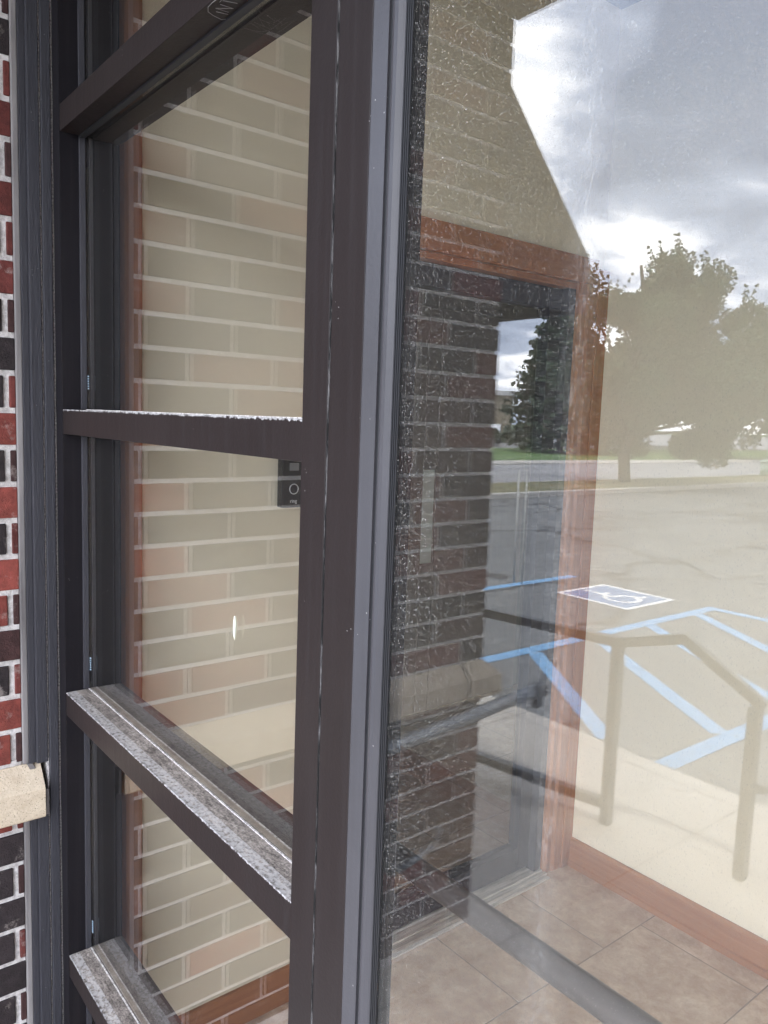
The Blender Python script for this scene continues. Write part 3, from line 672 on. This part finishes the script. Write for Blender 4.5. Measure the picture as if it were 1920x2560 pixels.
# ------------------------------------------------------------------ VIDEO DOORBELL on the brick wall
bell = thing('video_doorbell', 'black video doorbell with a round button on the cream vestibule wall', 'doorbell', (XP, 0.556, 1.35))
yc = 0.5585; hwd = 0.031
bm = B1(XP+0.001, XP+0.026, yc-hwd, yc+hwd, 1.277, 1.404, bev=0.004); link('body', bm, M_bell, bell)
bm = B1(XP+0.0265, XP+0.028, yc-0.013, yc+0.013, 1.366, 1.384, bev=0.0008); link('camera_lens', bm, M_bellg, bell)
bm = BM(); tube(bm, [(XP+0.0275, yc+0.0118*math.cos(t*math.pi/12), 1.322+0.0118*math.sin(t*math.pi/12)) for t in range(25)], 0.0012, 8, cap=False); link('button_ring', bm, M_ringl, bell)
cu = bpy.data.curves.new('logo', 'FONT'); cu.body = 'ring'; cu.size = 0.013; cu.extrude = 0.0003; cu.align_x = 'CENTER'
to = bpy.data.objects.new('logo_text', cu); C.objects.link(to)
to.rotation_euler = (R(90), 0, R(90)); to.location = (XP+0.0262, yc, 1.289)
bpy.context.view_layer.update()
me = bpy.data.meshes.new_from_object(to.evaluated_get(bpy.context.evaluated_depsgraph_get()))
mw = to.matrix_world.copy(); me.transform(mw); bpy.data.objects.remove(to)
lo = bpy.data.objects.new('logo', me); C.objects.link(lo); me.materials.clear(); me.materials.append(M_ringl); lo.parent = bell; lo.matrix_parent_inverse = bell.matrix_world.inverted()
# ------------------------------------------------------------------ RAILINGS
ra = thing('ramp_railing', 'dark metal railing with square posts along the sidewalk in front of the entrance', 'railing', (-0.2, Y(2.09), FLOOR))
def sq(bm, p, q, w_):
    p = Vector(p); q = Vector(q); t = (q-p).normalized(); a = t.orthogonal() if abs(t.z) > 0.9 else t.cross(Vector((0, 0, 1)))
    if abs(t.z) > 0.9: a = Vector((1, 0, 0))
    a = a.normalized(); b = t.cross(a)
    A = [bm.verts.new(p + a*sx_*w_/2 + b*sy_*w_/2) for sx_, sy_ in ((-1, -1), (1, -1), (1, 1), (-1, 1))]
    B_ = [bm.verts.new(q + a*sx_*w_/2 + b*sy_*w_/2) for sx_, sy_ in ((-1, -1), (1, -1), (1, 1), (-1, 1))]
    for i in range(4): bm.faces.new((A[i], A[(i+1) % 4], B_[(i+1) % 4], B_[i]))
    bm.faces.new(A[::-1]); bm.faces.new(B_)
p1 = (-0.195, Y(2.07)); p2 = (0.305, Y(2.14))
for (xx, yy, top) in ((p1[0], p1[1], 0.672), (p2[0], p2[1], 0.575), (-1.75, Y(1.80), 0.672)):
    bm = BM(); sq(bm, (xx, yy, FLOOR), (xx, yy, top), 0.037); link('post', bm, M_rail, ra)
bm = BM(); sq(bm, (-1.9, Y(1.77), 0.690), (-0.19, Y(2.07), 0.690), 0.035); sq(bm, (-0.192, Y(2.07), 0.690), (0.06, Y(2.105), 0.760), 0.035); sq(bm, (0.05, Y(2.105), 0.761), (0.33, Y(2.15), 0.585), 0.035)
link('top_rail', bm, M_rail, ra)
bm = BM(); sq(bm, (-1.74, Y(1.795), 0.052), (-0.215, Y(2.06), 0.052), 0.036); link('lower_rail', bm, M_rail, ra)
bm = BM(); tube(bm, [(0.325, Y(2.14), 0.30), (0.42, Y(2.12), 0.335), (0.60, Y(2.10), 0.37), (0.9, Y(2.08), 0.39)], 0.016); link('side_rail', bm, M_handrail, ra)
hr = thing('wall_handrail', 'grey tubular handrail fixed beside the brick wall below the stone band', 'handrail', (0.04, Y(1.0), FLOOR))
bm = BM(); tube(bm, [(0.05, Y(0.72), 0.672), (0.045, Y(0.76), 0.676), (0.04, Y(1.05), 0.696), (0.04, Y(1.303), 0.718)], 0.019, 18); link('rail', bm, M_handrail, hr)
bm = BM(); box(bm, 0.022, 0.058, Y(1.355), Y(1.300), 0.700, 0.736, 0.004); box(bm, 0.030, 0.050, Y(1.342), Y(1.314), 0.665, 0.700, 0.002); link('post', bm, M_rail, hr)
bm = BM(); tube(bm, [(0.04, Y(0.80), 0.33), (0.04, Y(0.88), 0.345), (0.04, Y(0.925), 0.358), (0.04, Y(0.948), 0.376), (0.04, Y(0.952), 0.405)], 0.011, 10)
link('lower_return', bm, M_handrail, hr)
bm = BM(); box(bm, XB-0.001, 0.04, Y(0.815), Y(0.795), 0.322, 0.338); link('bracket', bm, M_rail, hr)
bm = BM(); box(bm, XB-0.001, 0.04, Y(0.83), Y(0.81), 0.650, 0.668); link('bracket', bm, M_rail, hr)
for i, (xx, yy, lb) in enumerate(((-3.53, 5.22, 'left of two thin white marker stakes standing by the blue parking symbol'), (-3.43, 5.22, 'right of two thin white marker stakes standing by the blue parking symbol'))):
    bm = BM(); tube(bm, [(xx, Y(yy), ZA), (xx, Y(yy), 1.05)], 0.009 if i == 0 else 0.006, 8)
    tag(link('marker_stake', bm, plain('stake_white', (0.55, 0.55, 0.52), 0.5)), lb, 'stake', 'marker stakes')
# ------------------------------------------------------------------ TREES
def leaf_cloud(bm, c, rad, n_, size, rr, flat=1.0, up_bias=0.0):
    for _ in range(n_):
        th = rr.uniform(0, 2*math.pi); ph = math.acos(rr.uniform(-1, 1)); q = rr.random()**0.45
        d_ = Vector((math.sin(ph)*math.cos(th), math.sin(ph)*math.sin(th), math.cos(ph)*flat))*rad*q
        p = Vector(c)+d_
        s_ = size*rr.uniform(0.6, 1.4)
        a = Vector((rr.uniform(-1, 1), rr.uniform(-1, 1), rr.uniform(-0.6, 1.0)+up_bias)).normalized()
        b = a.orthogonal().normalized(); b.rotate(Matrix.Rotation(rr.uniform(0, 6.28), 3, a))
        v0 = bm.verts.new(p-b*s_*0.35); v1 = bm.verts.new(p+a*s_*0.5+b*s_*0.05); v2 = bm.verts.new(p+b*s_*0.35); v3 = bm.verts.new(p-a*s_*0.5)
        bm.faces.new((v0, v1, v2, v3))
def limb(bm, p, q, r0_, r1_, rr, k=4):
    p = Vector(p); q = Vector(q); pts = []
    for i in range(k+1):
        t = i/k; o_ = Vector((rr.uniform(-1, 1), rr.uniform(-1, 1), 0))*0.04*(q-p).length*(0 if i in (0, k) else 1)
        pts.append(p.lerp(q, t)+o_)
    tube(bm, pts, [r0_+(r1_-r0_)*i/k for i in range(k+1)], 7)
def broad_tree(label, base, h, w_, seed, leafmat, zlow=0.5, nleaf=9000, size=0.12, cat='tree', lean=(0, 0)):
    rr = random.Random(seed); bx, by = base
    t = thing('broadleaf_tree', label, cat, (bx, by, FLOOR), 'trees across the parking lot')
    tb_ = BM(); limb(tb_, (bx, by, FLOOR), (bx+0.05, by, h*0.86), h*0.026, h*0.006, rr, 7)
    bm = BM(); tips = []
    nb = 30
    for i in range(nb):
        f = i/(nb-1); z_ = zlow + (h*0.80-zlow)*f*0.9+0.15*h*0; az = i*2.399+rr.uniform(-.4, .4)
        prof = w_/2*(0.72+0.42*math.sin(math.pi*min(1, f*1.05+0.12)))*(1 if f < 0.6 else 1-0.75*(f-0.6)/0.4)*rr.uniform(0.75, 1.1)
        zt2 = z_+ prof*rr.uniform(0.35, 0.75)+0.1*h*f
        tip = (bx+lean[0]+math.cos(az)*prof, by+lean[1]+math.sin(az)*prof, min(zt2, h*rr.uniform(0.93, 1.0)))
        limb(tb_, (bx, by, max(z_*0.85, h*0.2)), tip, h*0.008, h*0.002, rr, 3); tips.append(tip)
    per = nleaf//(nb*4)
    for tip in tips:
        for k in range(4):
            s_ = 0.35+0.65*(k/3)
            c_ = (bx+lean[0]*(1-s_)+(tip[0]-bx)*s_+rr.uniform(-.15, .15)*w_*0.4, by+lean[1]*(1-s_)+(tip[1]-by)*s_+rr.uniform(-.15, .15)*w_*0.4, tip[2]-(1-s_)*0.35*w_*rr.uniform(0.2, 1.2)+rr.uniform(-.1, .1))
            leaf_cloud(bm, c_, w_*rr.uniform(0.075, 0.14), per, size, rr, 0.85)
        if i % 2 == 0: leaf_cloud(bm, (bx+(tip[0]-bx)*0.6, by+(tip[1]-by)*0.6, zlow+rr.uniform(0.12, 0.30)*h), w_*0.16, per*2, size, rr, 0.8)
        # ragged upright sprigs at the outline
        for k in range(3):
            a0 = Vector(tip); d_ = Vector((rr.uniform(-.5, .5), rr.uniform(-.5, .5), 1)).normalized()*w_*rr.uniform(0.08, 0.19)
            for m_ in range(6): leaf_cloud(bm, a0+d_*(m_/5), w_*0.022*(1.3-m_/6), 9, size*0.8, rr)
    link('trunk', tb_, M_bark, t); link('crown', bm, leafmat, t, recalc=False)
    return t
def spruce(label, base, h, w_, seed, mat, n_=900, size=0.3):
    rr = random.Random(seed); bx, by = base
    t = thing('spruce_tree', label, 'tree', (bx, by, FLOOR), 'trees across the parking lot')
    tb_ = BM(); limb(tb_, (bx, by, FLOOR), (bx, by, h*0.97), h*0.02, h*0.003, rr, 6)
    bm = BM()
    for i in range(n_):
        f = rr.random()**0.8; z_ = h*(0.03+0.95*f); rmax = w_/2*(1-f)**0.85*rr.uniform(0.7, 1.12)+0.08
        az = rr.uniform(0, 6.283); 
        for k in range(7):
            q = 0.25+0.75*k/6
            p = (bx+math.cos(az)*rmax*q, by+math.sin(az)*rmax*q, z_-0.15*rmax*q+0.10*rmax*q*q)
            leaf_cloud(bm, p, size*0.55, 3, size, rr, 0.5)
    link('trunk', tb_, M_bark, t); link('crown', bm, mat, t, recalc=False)
    return t
broad_tree('tall ragged green tree on the verge, trunk rising from dry turf', (-10.85, Y(17.7)), 6.6, 4.7, 3, M_leaf, 0.35, 85000, 0.095, lean=(0.55, -0.70))
spruce('dark spruce on the grass strip beyond the road, reflected beside the wood post', (-26.2, Y(34.0)), 9.6, 7.2, 5, M_spruce, 900, 0.34)
broad_tree('loose green tree at the right edge, beyond the road', (-19.3, Y(44.5)), 8.8, 6.5, 11, M_leaf, 1.5, 16000, 0.30)
broad_tree('low broad tree far behind the verge, right of the tall ragged tree', (-33.5, Y(63.0)), 8.0, 11.5, 12, M_leaf, 0.6, 14000, 0.40)
broad_tree('low broad tree far behind the tall ragged tree', (-37.0, Y(55.0)), 7.2, 11.5, 15, M_spruce, 0.6, 14000, 0.40)
broad_tree('small dense tree filling the gap between the spruce and the tall tree', (-31.0, Y(45.0)), 6.6, 8.0, 18, M_spruce, 0.5, 12000, 0.36)
# ------------------------------------------------------------------ FAR THINGS ACROSS THE ROAD
blg = thing('commercial_building', 'tan flat roofed shop building far across the road, left of the spruce', 'building', (-48, Y(50), FLOOR))
ctr = Vector((-44.5, Y(45.5), 0)); ang = R(-45)
def rbox(bm, cx_, cy_, L_, D_, z0_, z1_, a_, bev=0):
    vs_ = box(bm, -L_/2, L_/2, -D_/2, D_/2, z0_, z1_, 0)
    mt_ = Matrix.Translation((cx_, cy_, 0)) @ Matrix.Rotation(a_, 4, 'Z')
    for v_ in vs_: v_.co = mt_ @ v_.co
fa = R(48)
bm = BM(); rbox(bm, ctr.x-4, ctr.y-3, 16, 8, FLOOR, 3.6, fa); link('wall', bm, plain('tan_block', (0.34, 0.29, 0.21)), blg)
bm = BM(); rbox(bm, ctr.x-4, ctr.y-3, 16.6, 8.6, 3.601, 3.95, fa); link('roof', bm, plain('roof_white', (0.75, 0.75, 0.74)), blg)
tv = Vector((math.cos(fa), math.sin(fa), 0)); nv = Vector((math.sin(fa), -math.cos(fa), 0))
if (Vector((1.5, -0.4, 0))-ctr).dot(nv) < 0: nv = -nv
M_dglass = plain('shop_glass', (0.05, 0.055, 0.06), 0.2)
for k in range(5):
    c_ = Vector((ctr.x-4, ctr.y-3, 0)) + nv*4.03 + tv*(-6+3*k)
    bm = BM(); rbox(bm, c_.x, c_.y, 2.4, 0.05, 0.6, 2.5, fa); link('window', bm, M_dglass, blg)
c_ = ctr
shop_sign = thing('shop_sign', 'small yellow sign in front of the far shop building', 'sign', (-40.6, Y(43.6), FLOOR))
bm = BM(); rbox(bm, -40.6, Y(43.6), 0.95, 0.08, 1.75, 2.35, fa); link('sign_face', bm, plain('sign_yellow', (0.75, 0.55, 0.03)), shop_sign)
bm = BM(); tube(bm, [(-40.6, Y(43.6), FLOOR), (-40.6, Y(43.6), 1.75)], 0.05, 8); link('post', bm, M_rail, shop_sign)
def car(label, cx_, cy_, a_, col):
    t = thing('parked_car', label, 'car', (cx_, cy_, FLOOR), 'cars parked far across the road')
    mt_ = Matrix.Translation((cx_, cy_, FLOOR)) @ Matrix.Rotation(a_, 4, 'Z')
    bm = BM(); extr(bm, [(-2.1, 0.3), (2.1, 0.3), (2.15, 0.6), (2.0, 0.82), (1.1, 0.9), (0.5, 1.38), (-1.1, 1.42), (-1.9, 0.95), (-2.15, 0.85)], 'y', -0.85, 0.85)
    bm.transform(mt_); link('body', bm, plain('car_paint', col, 0.25), t)
    for sy_ in (-0.86, 0.852):
        bm = BM(); extr(bm, [(0.95, 0.92), (0.45, 1.30), (-1.05, 1.33), (-1.6, 0.95)], 'y', sy_, sy_+0.008); bm.transform(mt_); link('side_window', bm, M_dglass, t)
    for wx in (-1.35, 1.35):
        for wy in (-0.80, 0.80):
            bm = BM(); tube(bm, [(wx, wy-0.1, 0.33), (wx, wy+0.1, 0.33)], 0.33, 16); bm.transform(mt_); link('wheel', bm, M_black, t)
car('white car parked in front of the far shop building', -39.5, Y(42.2), R(48), (0.75, 0.77, 0.8))
car('red car parked at the left beside the white car far away', -43.2, Y(39.4), R(48), (0.55, 0.04, 0.04))
bm = BM(); rbox(bm, -34.2, Y(37.0), 5.2, 0.25, FLOOR, 0.62, fa, 0); tag(link('low_wall', bm, plain('white_block', (0.72, 0.71, 0.68))), 'low pale concrete wall behind the far grass strip', 'wall')
bm = BM(); rr = random.Random(4)
for k in range(26):
    p = Vector((-35.2, Y(38.2), 0)) + tv*(-3.4+k*0.26); leaf_cloud(bm, (p.x, p.y, 0.62+rr.uniform(-.05, .12)), 0.42, 60, 0.14, rr)
tag(link('hedge', bm, M_spruce, recalc=False), 'clipped dark green hedge behind the low pale wall', 'hedge')
ub = thing('utility_box', 'green metal utility cabinet on the grass beside the low pale wall', 'cabinet', (-30.5, Y(36.6), FLOOR))
M_ug = plain('utility_green', (0.13, 0.20, 0.18))
bm = BM(); rbox(bm, -30.5, Y(36.6), 1.25, 1.0, FLOOR+0.1, 1.15, fa); link('cabinet_body', bm, M_ug, ub)
bm = BM(); rbox(bm, -30.5, Y(36.6), 1.33, 1.08, 1.151, 1.24, fa); link('lid', bm, M_ug, ub)
bm = BM(); rbox(bm, -30.5, Y(36.6), 1.6, 1.4, FLOOR+0.03, FLOOR+0.1, fa); link('base_pad', bm, M_conc2, ub)
pd = thing('utility_pedestal', 'pale green cylindrical utility pedestal on the verge at the right edge', 'pedestal', (-11.45, Y(26.2), FLOOR))
M_pg = plain('pedestal_green', (0.36, 0.48, 0.38))
bm = BM(); tube(bm, [(-11.1, Y(26.0), FLOOR), (-11.1, Y(26.0), 0.50)], 0.20, 20); link('shell', bm, M_pg, pd)
bm = BM(); tube(bm, [(-11.1, Y(26.0), 0.501), (-11.1, Y(26.0), 0.56), (-11.1, Y(26.0), 0.60)], [0.22, 0.21, 0.12], 20); link('cap', bm, M_pg, pd)
